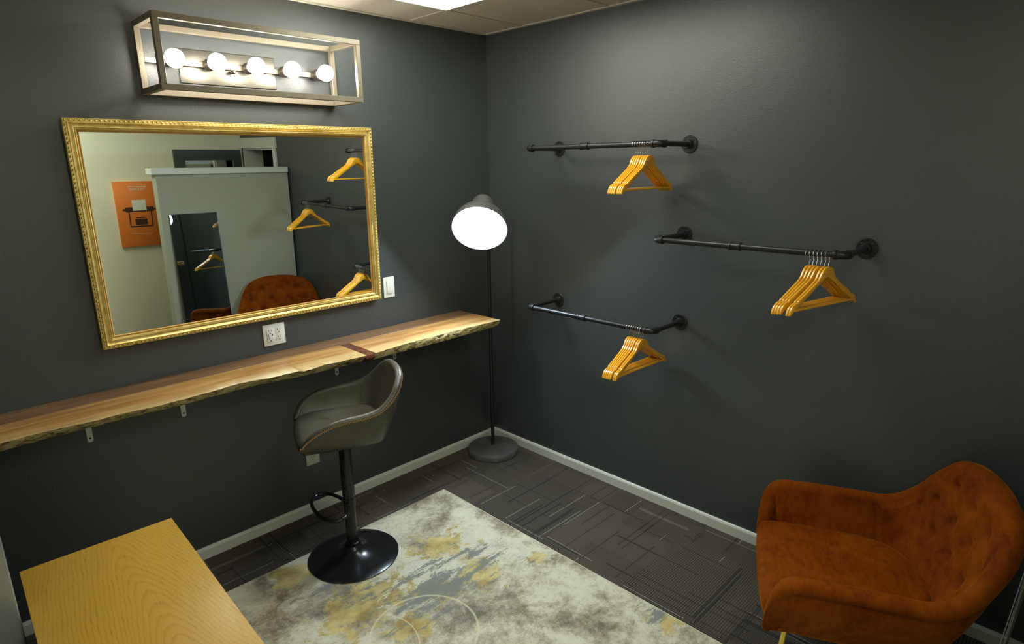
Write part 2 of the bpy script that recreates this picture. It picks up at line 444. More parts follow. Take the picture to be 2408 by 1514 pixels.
# baseboards
def baseboard(name, pts_box, axis):
    bm = bmesh.new(); hh = 0.055; d = 0.013
    if axis == 'x': outl = [(0, 0), (d, 0), (d, hh-0.010), (d*0.6, hh-0.002), (d*0.35, hh), (0, hh)]
    b2 = bmesh.new()
    a0, a1 = pts_box
    prof = [(0, 0), (d, 0), (d, hh-0.011), (d*0.72, hh-0.003), (d*0.4, hh), (0, hh)]
    ra, rb = [], []
    for u, z in prof:
        if axis == 'x': ra.append(b2.verts.new((a0, -u, z))); rb.append(b2.verts.new((a1, -u, z)))
        else: ra.append(b2.verts.new((-u, a0, z))); rb.append(b2.verts.new((-u, a1, z)))
    n = len(prof)
    for i in range(n): b2.faces.new((ra[i], rb[i], rb[(i+1) % n], ra[(i+1) % n]))
    b2.faces.new(ra); b2.faces.new(rb)
    merge(bm, b2)
    return struct(name, bm, M_trimw)
baseboard('baseboard_back', (XL, 0.0), 'x')
baseboard('baseboard_right', (DY1+0.02, 0.0), 'y')

# door frame and open door beyond the partition
bm = bmesh.new()
box(bm, (-0.022, DY0-0.03, DZ), (0.0, DY1+0.07, DZ+0.098), bevel=0.003)
box(bm, (-0.020, DY1, 0), (0.0, DY1+0.055, DZ), bevel=0.003)
box(bm, (0.0, DY1-0.012, 0), (0.1, DY1, DZ)); box(bm, (0.0, DY0, DZ-0.012), (0.1, DY1-0.012, DZ))
box(bm, (0.0, DY0, 0), (0.19, DY0+0.012, DZ-0.012))
struct('door_1', bm, M_trimw, label='white door casing in the dark wall beyond the half-height partition')
bm = bmesh.new()   # hallway behind the doorway
box(bm, (0.1, YF-0.1, -0.1), (1.4, DY1+0.5, 0)); box(bm, (1.3, YF-0.1, 0), (1.4, DY1+0.5, H)); box(bm, (0.1, DY1+0.4, 0), (1.3, DY1+0.5, H))
box(bm, (0.1, YF-0.1, 0), (1.3, YF, H)); box(bm, (0.1, YF-0.1, H), (1.4, DY1+0.5, H+0.1))
struct('wall_hallway', bm, M_char)
# partition
bm = bmesh.new()
PY = -2.768
box(bm, (-1.085, PY-0.11, 0), (-0.012, PY, 1.622), bevel=0.002)
o = struct('wall_partition', bm, M_part, label='pale grey half-height partition')
bm = bmesh.new(); box(bm, (-1.115, PY-0.135, 1.622), (-0.014, PY+0.022, 1.668), bevel=0.003)
struct('trim_2', bm, M_trimw, label='white cap board on the half-height partition')

# ------------------------------------------------------------------ ceiling lights
def ceiling_light(x1, y1, lx, ly, label):
    e = empty('ceiling_light', (x1-lx/2, y1-ly/2, H-0.003), 0, label, 'ceiling light', 'recessed ceiling light panels')
    bm = bmesh.new(); a, b = lx/2, ly/2; q = 0.012
    for lo, hi in (((-a, -b, -0.006), (a, -b+q, 0.0)), ((-a, b-q, -0.006), (a, b, 0.0)), ((-a, -b+q, -0.006), (-a+q, b-q, 0.0)), ((a-q, -b+q, -0.006), (a, b-q, 0.0))): box(bm, lo, hi)
    obj('frame', bm, M_tbar, e, 0)
    bm = bmesh.new(); box(bm, (-a+q, -b+q, -0.003), (a-q, b-q, 0.0)); obj('diffuser', bm, M_panel, e, 0)
    return e
ceiling_light(gx-w, gy-w, P_-2*w, 2*P_-2*w, 'bright white ceiling light panel above the corner with the floor lamp')
ceiling_light(gx-2*P_-w, gy-4*P_-w, P_-2*w, 2*P_-2*w, 'bright white ceiling light panel over the room beyond the partition, behind the camera')

# ------------------------------------------------------------------ gilt mirror
n = V((-0.00872654, -0.99988729, -0.012217)).normalized()
Yl = -n; Xl = V((1, 0, 0)); Xl = (Xl-Yl*Xl.dot(Yl)).normalized(); Zl = Xl.cross(Yl)
mir = empty('wall_mirror', (0, 0, 0), 0, 'large rectangular mirror in an ornate gilt frame on the dark wall', 'mirror')
mir.matrix_world = Matrix(((Xl.x, Yl.x, Zl.x, -1.4515), (Xl.y, Yl.y, Zl.y, -0.017), (Xl.z, Yl.z, Zl.z, 1.056), (0, 0, 0, 1)))
MW, MH = 1.256, 0.856
def rect_sweep(bm, prof, w_, h_, mi=0):
    cs = [(-w_/2, 0, 1, 1), (w_/2, 0, -1, 1), (w_/2, h_, -1, -1), (-w_/2, h_, 1, -1)]
    rings = [[bm.verts.new((x+sx*d, -hh, z+sz*d)) for d, hh in prof] for x, z, sx, sz in cs]
    for i in range(4):
        a, b = rings[i], rings[(i+1) % 4]
        for k in range(len(prof)-1): bm.faces.new((a[k], b[k], b[k+1], a[k+1])).material_index = mi
bm = bmesh.new()
rect_sweep(bm, [(0.040, -0.006), (0.001, -0.006), (0.0, 0.0), (0.0, 0.014), (0.002, 0.017), (0.005, 0.0165), (0.013, 0.019), (0.0145, 0.023), (0.0165, 0.023), (0.019, 0.019), (0.024, 0.0155), (0.0285, 0.015), (0.0295, 0.0185), (0.032, 0.019), (0.0335, 0.0125), (0.0365, 0.0115), (0.0375, 0.015), (0.0395, 0.014), (0.041, 0.009)], MW, MH)
fr = obj('frame', bm, M_gold, mir, 25)
bm = bmesh.new()
rect_sweep(bm, [(0.041, 0.0), (0.041, 0.0088), (0.043, 0.0095), (0.0475, 0.0065), (0.048, 0.003)], MW, MH)
# fine rope ornament of the inner lip
def along(w_, h_, inset, step):
    out = []
    x0, x1, z0, z1 = -w_/2+inset, w_/2-inset, inset, h_-inset
    nx = int((x1-x0)/step); nz = int((z1-z0)/step)
    for i in range(nx): out.append((x0+(x1-x0)*i/nx, z0, 0)); out.append((x1-(x1-x0)*i/nx, z1, 0))
    for i in range(nz): out.append((x1, z0+(z1-z0)*i/nz, 1)); out.append((x0, z1-(z1-z0)*i/nz, 1))
    return out
def bead(bm, c, rx, ry, rz, ns=6, nr=3, skew=0.0):
    cx, cy, cz = c
    top = bm.verts.new((cx, cy-ry, cz)); rings = []
    for j in range(1, nr+1):
        a = j/nr*PI/2
        rings.append([bm.verts.new((cx+rx*math.sin(a)*math.cos(2*PI*k/ns)+skew*math.sin(2*PI*k/ns)*rz*math.sin(a), cy-ry*math.cos(a), cz+rz*math.sin(a)*math.sin(2*PI*k/ns))) for k in range(ns)])
    for k in range(ns): bm.faces.new((top, rings[0][k], rings[0][(k+1) % ns]))
    for a, b in zip(rings, rings[1:]):
        for k in range(ns): bm.faces.new((a[k], b[k], b[(k+1) % ns], a[(k+1) % ns]))
for x, z, v in along(MW, MH, 0.0445, 0.0075): bead(bm, (x, -0.0075, z), 0.0022, 0.003, 0.0022, 5, 2)
obj('inner_lip', bm, M_gold_dark, mir, 50)['label'] = 'reddish gilt inner lip with fine beading'
bm = bmesh.new()
for i, (x, z, v) in enumerate(along(MW, MH, 0.0085, 0.0155)):
    a, b = (0.0036, 0.0055) if v else (0.0055, 0.0036)
    bead(bm, (x, -0.017, z), a, 0.006, b, 8, 3, 0.35)
    # leaf curls between the beads
    dx, dz = (0, 0.0078) if v else (0.0078, 0)
    if -MW/2+0.012 < x+dx < MW/2-0.012 and 0.012 < z+dz < MH-0.012:
        bead(bm, (x+dx, -0.0165, z+dz), a*0.55, 0.004, b*0.55, 6, 2, -0.5)
for x, z, v in along(MW, MH, 0.0022, 0.006): bead(bm, (x, -0.0155, z), 0.0018, 0.003, 0.0018, 5, 2)
obj('beaded_border', bm, M_gold, mir, 60)['label'] = 'raised row of gilt beads and leaves'
bm = bmesh.new(); box(bm, (-MW/2+0.040, -0.0035, 0.040), (MW/2-0.040, -0.0005, MH-0.040)); obj('mirror_glass', bm, M_mirror, mir, 0)

# ------------------------------------------------------------------ vanity light
FX0, FX1, FY0, FY1, FZ0, FZ1 = -1.803, -0.982, -0.248, -0.008, 2.005, 2.262
van = empty('vanity_light', (-1.3925, 0, 2.13), 0, 'five-bulb vanity light in an open champagne metal box frame above the mirror', 'wall light')
def L(x, y, z): return (x+1.3925, y, z-2.13)
bm = bmesh.new(); s = 0.021
for y in (FY0, FY1-s):
    for z in (FZ0, FZ1-s): box(bm, L(FX0, y, z), L(FX1, y+s, z+s), bevel=0.0012, seg=1)
    for x in (FX0, FX1-s): box(bm, L(x, y, FZ0+s), L(x+s, y+s, FZ1-s), bevel=0.0012, seg=1)
for x in (FX0, FX1-s):
    for z in (FZ0, FZ1-s): box(bm, L(x, FY0+s, z), L(x+s, FY1-s, z+s), bevel=0.0012, seg=1)
obj('box_frame', bm, M_nickel, van, 30)
bm = bmesh.new(); box(bm, L(FX0+s, FY1-s, 2.121), L(FX1-s, FY1-0.003, 2.141), bevel=0.001, seg=1); obj('crossbar', bm, M_nickel, van, 30)
bm = bmesh.new(); box(bm, L(-1.656, -0.006, 2.060), L(-1.264, -0.0003, 2.188), bevel=0.0015, seg=1)
obj('back_plate', bm, M_plate, van, 30)['label'] = 'brushed steel back plate'
bm = bmesh.new(); lathe(bm, [(0.0, 0.028), (0.006, 0.026), (0.0075, 0.020), (0.0075, 0.0)], L(-1.455, -0.0295+0.012, 2.112), (0, -1, 0), 16); obj('mounting_screw', bm, M_plate, van)
bxs = [-1.396+0.1545*i for i in (-2, -1, 0, 1, 2)]
for x in bxs:
    bm = bmesh.new()
    lathe(bm, [(0.0, 0.0), (0.021, 0.0), (0.023, 0.004), (0.023, 0.040), (0.0205, 0.045), (0.0, 0.045)], L(x, -0.030, 2.131), (0, -1, 0), 28)
    sk = obj('socket', bm, M_socket, van)
    bm = bmesh.new(); prof = [(0.013, 0.0), (0.0135, 0.010), (0.018, 0.020)]
    R = 0.0345; cc = 0.048
    a0 = math.asin(0.020/R)
    for i in range(15):
        a = a0+(PI-a0)*i/14; prof.append((max(R*math.sin(a), 0), cc-R*math.cos(a)))
    prof[-1] = (0.0, cc+R)
    lathe(bm, prof, L(x, -0.075, 2.131), (0, -1, 0), 24, cap0=True)
    obj('bulb', bm, M_bulb, van)

# ------------------------------------------------------------------ live edge shelf
T_edge = [(-0.267, -0.350), (-0.389, -0.342), (-0.501, -0.338), (-0.629, -0.337), (-0.789, -0.339), (-0.944, -0.347), (-1.039, -0.361), (-1.079, -0.363), (-1.137, -0.368), (-1.282, -0.358), (-1.342, -0.347), (-1.378, -0.357), (-1.442, -0.366), (-1.459, -0.343), (-1.561, -0.342), (-1.696, -0.310), (-1.813, -0.325), (-1.947, -0.332), (-2.03, -0.332), (-2.106, -0.317), (-2.183, -0.323), (-2.254, -0.315), (-2.322, -0.304), (-2.388, -0.304), (-2.452, -0.310), (-2.60, -0.325), (-2.80, -0.315)]
B_edge = [(-0.267, -0.320), (-0.452, -0.326), (-0.714, -0.335), (-0.931, -0.326), (-1.07, -0.332), (-1.134, -0.318), (-1.32, -0.311), (-1.436, -0.304), (-1.563, -0.284), (-1.598, -0.272), (-1.751, -0.272), (-1.894, -0.281), (-2.018, -0.268), (-2.178, -0.266), (-2.321, -0.262), (-2.455, -0.272), (-2.80, -0.28)]
def interp(T, x):
    for (xa, ya), (xb, yb) in zip(T, T[1:]):
        if xb <= x <= xa: return ya+(yb-ya)*(x-xa)/(xb-xa)
    return T[0][1] if x > T[0][0] else T[-1][1]
shelf = empty('live_edge_shelf', (-1.5, 0, 0.89), 0, 'long live-edge wooden counter shelf fixed to the dark wall under the gilt mirror', 'shelf')
ZT, ZB = 0.89, 0.848
SEAM = -0.128
def wob(x, k): return 0.5*math.sin(x*61+k)+0.3*math.sin(x*137+2.1*k)+0.2*math.sin(x*263+k*k)
def slab(x0, x1, name, withbark=True, lab=None):
    bm = bmesh.new(); N = max(8, int(abs(x1-x0)/0.008))
    rows = []
    for i in range(N+1):
        x = x0+(x1-x0)*i/N
        yt = interp(T_edge, x)+0.003*wob(x, 1); yb = interp(B_edge, x)+0.003*wob(x, 4)
        if yb < yt: yb = yt+0.004
        row = [(x, SEAM, ZB), (x, SEAM, ZT), (x, yt+0.004, ZT), (x, yt, ZT-0.002)]
        for j in range(1, 6):
            f = j/6; bul = math.sin(f*PI)
            row.append((x, yt+(yb-yt)*f-0.007*bul*(0.6+0.5*wob(x, 2+j*0.9)), ZT-0.002+(ZB-ZT+0.002)*f))
        row.append((x, yb, ZB))
        rows.append([bm.verts.new(V(p)-V((-1.5, 0, 0.89))) for p in row])
    nn = len(rows[0])
    for a, b in zip(rows, rows[1:]):
        for k in range(nn):
            f = bm.faces.new((a[k], b[k], b[(k+1) % nn], a[(k+1) % nn]))
            f.material_index = 1 if 3 <= k <= 8 else 0
    bm.faces.new(rows[0]); bm.faces.new(rows[-1])
    return obj(name, bm, [M_maple, M_bark], shelf, 35)
def shift_mat(o):
    return o
IN0, IN1 = -1.137, -1.088
slab(-0.266, IN1, 'maple_plank')['label'] = 'pale live-edge plank right of the dark inlay'
slab(IN0, -2.515, 'maple_plank')['label'] = 'pale live-edge plank left of the dark inlay'
bm = bmesh.new()
outl = [(0.0, SEAM, ZT-0.001), (0.0, -0.345, ZT-0.001), (0.0, -0.362, ZT-0.010), (0.0, -0.366, ZT-0.022), (0.0, -0.336, ZB), (0.0, SEAM, ZB)]
ra = [bm.verts.new(V((IN0, y, z))-V((-1.5, 0, 0.89))) for _, y, z in outl]; rb = [bm.verts.new(V((IN1, y, z))-V((-1.5, 0, 0.89))) for _, y, z in outl]
for i in range(6): bm.faces.new((ra[i], rb[i], rb[(i+1) % 6], ra[(i+1) % 6]))
bm.faces.new(ra); bm.faces.new(rb); bmesh.ops.recalc_face_normals(bm, faces=bm.faces)
bmesh.ops.bevel(bm, geom=[e for e in bm.edges if e.calc_face_angle(0) > 0.15], offset=0.003, segments=2, affect='EDGES')
obj('inlay', bm, M_inlay, shelf, 35)['label'] = 'glossy dark red-brown cross inlay'
bm = bmesh.new(); box(bm, (-2.515+1.5, SEAM, ZB-0.89), (-0.266+1.5, -0.0008, 0.0), bevel=0.0015, seg=1)
obj('walnut_strip', bm, M_walnut, shelf, 30)['label'] = 'darker walnut strip along the wall'

# ------------------------------------------------------------------ angle brackets
where = ['farthest left', 'second from the left', 'third from the left', 'farthest right']
def bracket_meshes():
    bm = bmesh.new()
    out = [(-0.0105, 0), (0.0105, 0), (0.0105, -0.143), (0.008, -0.150), (0.0, -0.1525), (-0.008, -0.150), (-0.0105, -0.143)]
    prism(bm, out, -0.0042, -0.0004, bevel=0.0008, seg=1)
    box(bm, (-0.0105, -0.16, -0.0038), (0.0105, -0.0042, -0.0002), bevel=0.0006, seg=1)
    return bm
bt = None
for i, x in enumerate((-2.172, -1.829, -1.097, -0.742)):
    if bt is None:
        bt = empty('angle_bracket', (x, 0, ZB), 0); b1 = obj('bracket_plate', bracket_meshes(), M_steel, bt, 30)
        bm = bmesh.new(); lathe(bm, [(0.0, 0.0062), (0.003, 0.0055), (0.0042, 0.0042), (0.0042, 0.0)], (0, 0, -0.135), (0, -1, 0), 12); b2 = obj('screw', bm, M_slot, bt)
        e = bt
    else:
        e = bt.copy(); link(e); e.location = (x, 0, ZB)
        for ch in (b1, b2): c_ = ch.copy(); link(c_, e)
    tag(e, 'small zinc angle bracket under the live-edge shelf, '+where[i], 'bracket', 'shelf brackets')

# ------------------------------------------------------------------ electrical plates
def slots(bm, cx, cz, y, s=1.0):
    box(bm, (cx-0.0075*s, y-0.0004, cz-0.0005*s), (cx-0.0052*s, y+0.0002, cz+0.0085*s)); box(bm, (cx+0.0052*s, y-0.0004, cz+0.0005), (cx+0.0072*s, y+0.0002, cz+0.0075*s))
    lathe(bm, [(0.0, 0.0004), (0.0028*s, 0.0004), (0.0028*s, 0)], (cx, y, cz-0.0095*s), (0, -1, 0), 12)
out = empty('power_outlet', (-1.398, 0, 0.976), 0, 'white double power outlet plate on the wall between gilt mirror and shelf', 'power outlet')
bm = bmesh.new(); box(bm, (-0.052, -0.006, -0.0505), (0.052, 0.0, 0.0505), bevel=0.0022); obj('cover_plate', bm, M_white_plastic, out, 30)
for i, cx in enumerate((-0.0205, 0.0215)):
    bm = bmesh.new(); d_ = 0.0095 if i == 0 else 0.0072
    box(bm, (cx-0.0155, -d_, -0.031), (cx+0.0155, -0.005, 0.031), bevel=0.001); rc = obj('receptacle', bm, M_white_plastic, out, 30)
    bm = bmesh.new(); slots(bm, cx, 0.018, -d_); slots(bm, cx, -0.017, -d_)
    if i == 0:
        box(bm, (cx-0.0125, -d_-0.0004, -0.006), (cx-0.0085, -d_, 0.006)); box(bm, (cx+0.0085, -d_-0.0004, -0.004), (cx+0.0118, -d_, 0.004))
        rc['label'] = 'receptacle with charging ports'
    obj('slots', bm, M_slot, rc, 0)
sw = empty('dimmer_switch', (-0.752, 0, 1.1035), 0, 'white wall switch plate right of the gilt mirror', 'light switch')
bm = bmesh.new(); box(bm, (-0.034, -0.006, -0.055), (0.034, 0.0, 0.055), bevel=0.002); obj('cover_plate', bm, M_white_plastic, sw, 30)
bm = bmesh.new(); box(bm, (-0.0155, -0.0115, -0.034), (0.0155, -0.005, 0.034), bevel=0.001); kp = obj('keypad', bm, M_white_plastic, sw, 30)
bm = bmesh.new()
for z in (0.022, 0.009, -0.003, -0.018): lathe(bm, [(0, 0.0003), (0.0014, 0.0003), (0.0014, 0)], (0.001, -0.0115, z), (0, -1, 0), 8)
obj('button', bm, M_lamp_grey, kp, 0)
lo = empty('power_outlet', (-1.273, 0, 0.318), 0, 'white power outlet low on the dark wall behind the bar stool', 'power outlet')
bm = bmesh.new(); box(bm, (-0.0365, -0.006, -0.0555), (0.0365, 0.0, 0.0555), bevel=0.002); obj('cover_plate', bm, M_white_plastic, lo, 30)
bm = bmesh.new(); box(bm, (-0.0165, -0.0075, -0.033), (0.0165, -0.005, 0.033), bevel=0.001); rc = obj('receptacle', bm, M_white_plastic, lo, 30)
bm = bmesh.new(); slots(bm, 0, 0.018, -0.0075); slots(bm, 0, -0.017, -0.0075); obj('slots', bm, M_slot, rc, 0)

# ------------------------------------------------------------------ pipe racks
D_ = 0.243; PR = 0.0118
def pipe_rack(yf, yn, z, label):
    """yf = far (corner side) flange y, yn = near flange y"""
    e = empty('pipe_clothes_rack', (0, (yf+yn)/2, z), 0, label, 'clothes rack', 'black pipe clothes racks on the dark wall')
    ym = (yf+yn)/2
    a, b = yf-ym, yn-ym
    Rb = 0.020
    bm = bmesh.new(); tube(bm, [(-D_, a-Rb, 0), (-D_, b+Rb, 0)], PR, 24); obj('rail', bm, M_black_iron, e)
    bm = bmesh.new(); m0 = (a+b)/2+0.02
    lathe(bm, [(PR, -0.024), (0.0155, -0.024), (0.0165, -0.022), (0.0165, -0.016), (0.0145, -0.014), (0.0145, 0.014), (0.0165, 0.016), (0.0165, 0.022), (0.0155, 0.024), (PR, 0.024)], (-D_, m0, 0), (0, 1, 0), 24)
    obj('coupling', bm, M_black_iron, e)
    for yy, sg in ((a, -1), (b, 1)):
        bm = bmesh.new(); tube(bm, [(-D_+Rb, yy, 0), (-0.004, yy, 0)], PR, 24); obj('arm', bm, M_black_iron, e)
        bm = bmesh.new(); pts = [(-D_, yy+sg*(Rb+0.016), 0)]
        for k in range(9):
            th = PI/2*k/8
            pts.append((-D_+Rb-Rb*math.cos(th), yy+sg*(Rb-Rb*math.sin(th)), 0))
        pts.append((-D_+Rb+0.016, yy, 0)); tube(bm, pts, 0.0148, 24)
        for o_, ax in (((-D_, yy+sg*(Rb+0.012), 0), (0, 1, 0)), ((-D_+Rb+0.012, yy, 0), (1, 0, 0))):
            lathe(bm, [(0.0145, -0.006), (0.017, -0.0055), (0.0175, -0.003), (0.0175, 0.003), (0.017, 0.0055), (PR, 0.006)], o_, ax, 24)
        obj('elbow', bm, M_black_iron, e)
        bm = bmesh.new()
        lathe(bm, [(0.0, -0.0005), (0.0375, -0.0005), (0.0385, 0.001), (0.0385, 0.005), (0.037, 0.0065), (0.032, 0.0065), (0.031, 0.0055), (0.021, 0.0055), (0.0195, 0.0075), (0.018, 0.020), (0.0165, 0.022), (PR, 0.022)], (0, yy, 0), (-1, 0, 0), 40)
        fl = obj('flange', bm, M_black_iron, e)
        for k in range(4):
            th = PI/4+PI/2*k
            bm = bmesh.new(); lathe(bm, [(0.0, 0.0022), (0.0025, 0.002), (0.0042, 0.0008), (0.0042, 0)], (-0.0055, yy+0.0265*math.cos(th), 0.0265*math.sin(th)), (-1, 0, 0), 10)
            obj('screw', bm, M_slot, fl)
        bm = bmesh.new()   # small cast bars standing on the rim
        for k in range(10):
            th = PI*0.18+PI*0.64*k/9
            Mx = Matrix.Translation((-0.0060, yy+0.0285*math.cos(th), 0.0285*math.sin(th))) @ Matrix.Rotation(th, 4, 'X')
            if k not in (3,): box(bm, (-0.0012, -0.0035, -0.0007), (0.0, 0.0030, 0.0009), M=Mx)
        obj('cast_relief', bm, M_black_iron, fl, 0)
    return e
pipe_rack(-0.551, -1.310, 1.806, 'black iron pipe clothes rack, topmost of the three, nearest the ceiling')
pipe_rack(-1.308, -2.069, 1.406, 'black iron pipe clothes rack at the right, between the top and bottom racks')
pipe_rack(-0.551, -1.310, 0.992, 'black iron pipe clothes rack, lowest of the three, beside the floor lamp')

# ------------------------------------------------------------------ hangers
def hanger_parts():
    e = bpy.data.objects.new('coat_hanger', None); e.empty_display_size = 0.03; link(e)
    top = [(0.0, 0.0), (0.010, -0.0008), (0.020, -0.0045), (0.029, -0.012), (0.036, -0.022), (0.042, -0.033), (0.050, -0.0435), (0.062, -0.053), (0.080, -0.064), (0.100, -0.0755), (0.120, -0.087), (0.138, -0.0975), (0.152, -0.106), (0.1565, -0.1085), (0.1575, -0.1125), (0.1615, -0.1135), (0.168, -0.1145), (0.178, -0.119), (0.188, -0.127), (0.195, -0.137), (0.199, -0.149), (0.1995, -0.154)]
    bot = [(0.196, -0.1565), (0.190, -0.154), (0.182, -0.147), (0.172, -0.139), (0.155, -0.130), (0.130, -0.114), (0.100, -0.095), (0.070, -0.0755), (0.045, -0.059), (0.020, -0.045), (0.006, -0.0385), (0.0, -0.037)]
    right = top+bot
    left = [(-x, z) for x, z in reversed(top[1:])]
    leftb = [(-x, z) for x, z in reversed(bot[:-1])]
    # full outline: right half then left half back up
    outline = right + leftb + left
    bm = bmesh.new(); prism(bm, outline, -0.0042, 0.0042, bevel=0.0015, seg=2)
    obj('wooden_body', bm, M_hang, e, 50)
    bm = bmesh.new(); tube(bm, [(-0.176, 0, -0.1405), (0.176, 0, -0.1405)], 0.0042, 12); obj('trouser_bar', bm, M_hang, e)
    bm = bmesh.new()
    r = PR+0.0016
    cz = 0.045
    pts = [(0.0, 0, -0.005), (0.0, 0, 0.008), (0.001, 0, 0.013)]
    pts += [(0.004, 0, 0.018), (0.010, 0, 0.027)]
    for k in range(13):
        a = math.radians(-28+k*(235/12)); pts.append((-0.002+(r+0.0012)*math.cos(a), 0, cz+(r+0.0012)*math.sin(a)))
    pts = [(x-(0.010 if z > 0.02 else 0.0), y, z) for x, y, z in pts]
    pts = [V(p) for p in cr([tuple(p) for p in pts], 3)]
    tube(bm, pts, 0.0014, 8); obj('hook', bm, M_chrome, e)['label'] = 'thin chrome wire hook'
    return e
ordn = ['first', 'second', 'third', 'fourth', 'fifth', 'sixth', 'seventh']
def copy_tree(o):
    r_ = o.copy(); link(r_)
    for ch in o.children: c_ = ch.copy(); link(c_, r_)
    return r_
proto = None
racks = [('topmost', 1.806, -1.182, -1.2550, 7, 0.0, [0, 0, 0, 0, 0, 0, 0]),
         ('right-hand', 1.406, -1.9435, -2.0120, 6, -14.0, [0, 0, 0, 0, 0, 0]),
         ('lowest', 0.992, -1.182, -1.2555, 7, -2.0, [0, 0, 0, 0, 0, 0, 0])]
leans = {'topmost': [1.5, 0.7, -0.1, -0.9, 0.3, -0.5, -1.2], 'right-hand': [2.2, 0.9, -0.4, -1.7, 1.0, -0.3], 'lowest': [2.0, 1.2, 0.4, -0.4, -1.2, 0.8, 0.0]}
for nm, z, y0, y1, cnt, yaw, _ in racks:
    for i in range(cnt):
        if proto is None: proto = h_ = hanger_parts()
        else: h_ = copy_tree(proto)
        y = y0+(y1-y0)*i/(cnt-1)
        lean = leans[nm][i]
        # pivot where the hook rides on the rail
        Mh = Matrix.Translation((-D_, y, z)) @ Matrix.Rotation(math.radians(-lean), 4, 'X') @ Matrix.Rotation(math.radians(yaw), 4, 'Z') @ Matrix.Translation((0.012, 0, -0.0462))
        h_.matrix_world = Mh
        k = cnt-i
        if k == 1: pos = 'the first beside the rack elbow'
        elif i == 0: pos = 'the last, farthest from the rack elbow'
        else: pos = 'the '+ordn[k-1]+' counted from the rack elbow'
        if h_ is not proto or True:
            h_['label'] = 'yellow varnished wooden hanger on the %s pipe rack, %s' % (nm, pos)
            h_['category'] = 'hanger'; h_['group'] = 'wooden hangers on the %s pipe rack' % nm

# ------------------------------------------------------------------ floor lamp
fl = empty('floor_lamp', (-0.180, -0.176, 0), 0, 'dark grey metal floor lamp with tilted dome shade in the room corner', 'floor lamp')
bm = bmesh.new()
lathe(bm, [(0.0, 0.0), (0.153, 0.0), (0.158, 0.003), (0.158, 0.026), (0.153, 0.034), (0.138, 0.040), (0.07, 0.0420), (0.014, 0.043), (0.012, 0.050), (0.0, 0.050)], (0, 0, 0), (0, 0, 1), 64)
obj('base', bm, M_lamp_grey, fl, 35)
bm = bmesh.new(); tube(bm, [(0, 0, 0.045), (0, 0, 1.50)], 0.0105, 16); obj('pole', bm, M_black_iron, fl)
ln_ = V((-0.627, -0.527, -0.574)).normalized()
c0 = V((-0.457, -0.410, 1.413))-V((-0.180, -0.176, 0))
bm = bmesh.new()
sp = [(0.143, 0.0), (0.1415, 0.018), (0.134, 0.050), (0.118, 0.082), (0.095, 0.108), (0.070, 0.124), (0.059, 0.130), (0.058, 0.140), (0.058, 0.205), (0.054, 0.213), (0.0, 0.215)]
inn = [(0.0, 0.120), (0.05, 0.116), (0.088, 0.103), (0.112, 0.078), (0.1285, 0.048), (0.1365, 0.018), (0.1395, 0.0008), (0.143, 0.0)]
lathe(bm, sp, c0, -ln_, 64)
sh = obj('shade', bm, M_lamp_grey, fl, 40)
bm = bmesh.new(); lathe(bm, inn, c0, -ln_, 64); obj('shade_lining', bm, M_lamp_in, sh, 60)['label'] = 'white shade lining'
bm = bmesh.new(); lathe(bm, [(0.0, -0.008), (0.06, 0.000), (0.098, 0.012), (0.108, 0.030), (0.08, 0.07), (0.03, 0.10), (0.0, 0.112)][::-1], c0-ln_*0.012, -ln_, 48)
obj('bulb', bm, M_lampbulb, fl, 60)['label'] = 'glowing frosted bulb filling the shade'
# yoke from pole top to the shade neck, with two knobs
hor = V((ln_.y, -ln_.x, 0)).normalized()
nk = c0-ln_*0.150
bm = bmesh.new()
top_ = V((0, 0, 1.49))
for sgn in (-1, 1):
    tube(bm, [top_, top_+(nk-top_)*0.25+hor*sgn*0.045, nk+hor*sgn*0.066-ln_*0.03, nk+hor*sgn*0.066], 0.0055, 10)
obj('yoke', bm, M_lamp_grey, fl)
for sgn in (-1, 1):
    bm = bmesh.new(); lathe(bm, [(0.0, 0.022), (0.007, 0.020), (0.009, 0.014), (0.009, 0.008), (0.005, 0.006), (0.005, 0.0)], nk+hor*sgn*0.064, hor*sgn, 16)
    obj('knob', bm, M_chrome, fl)

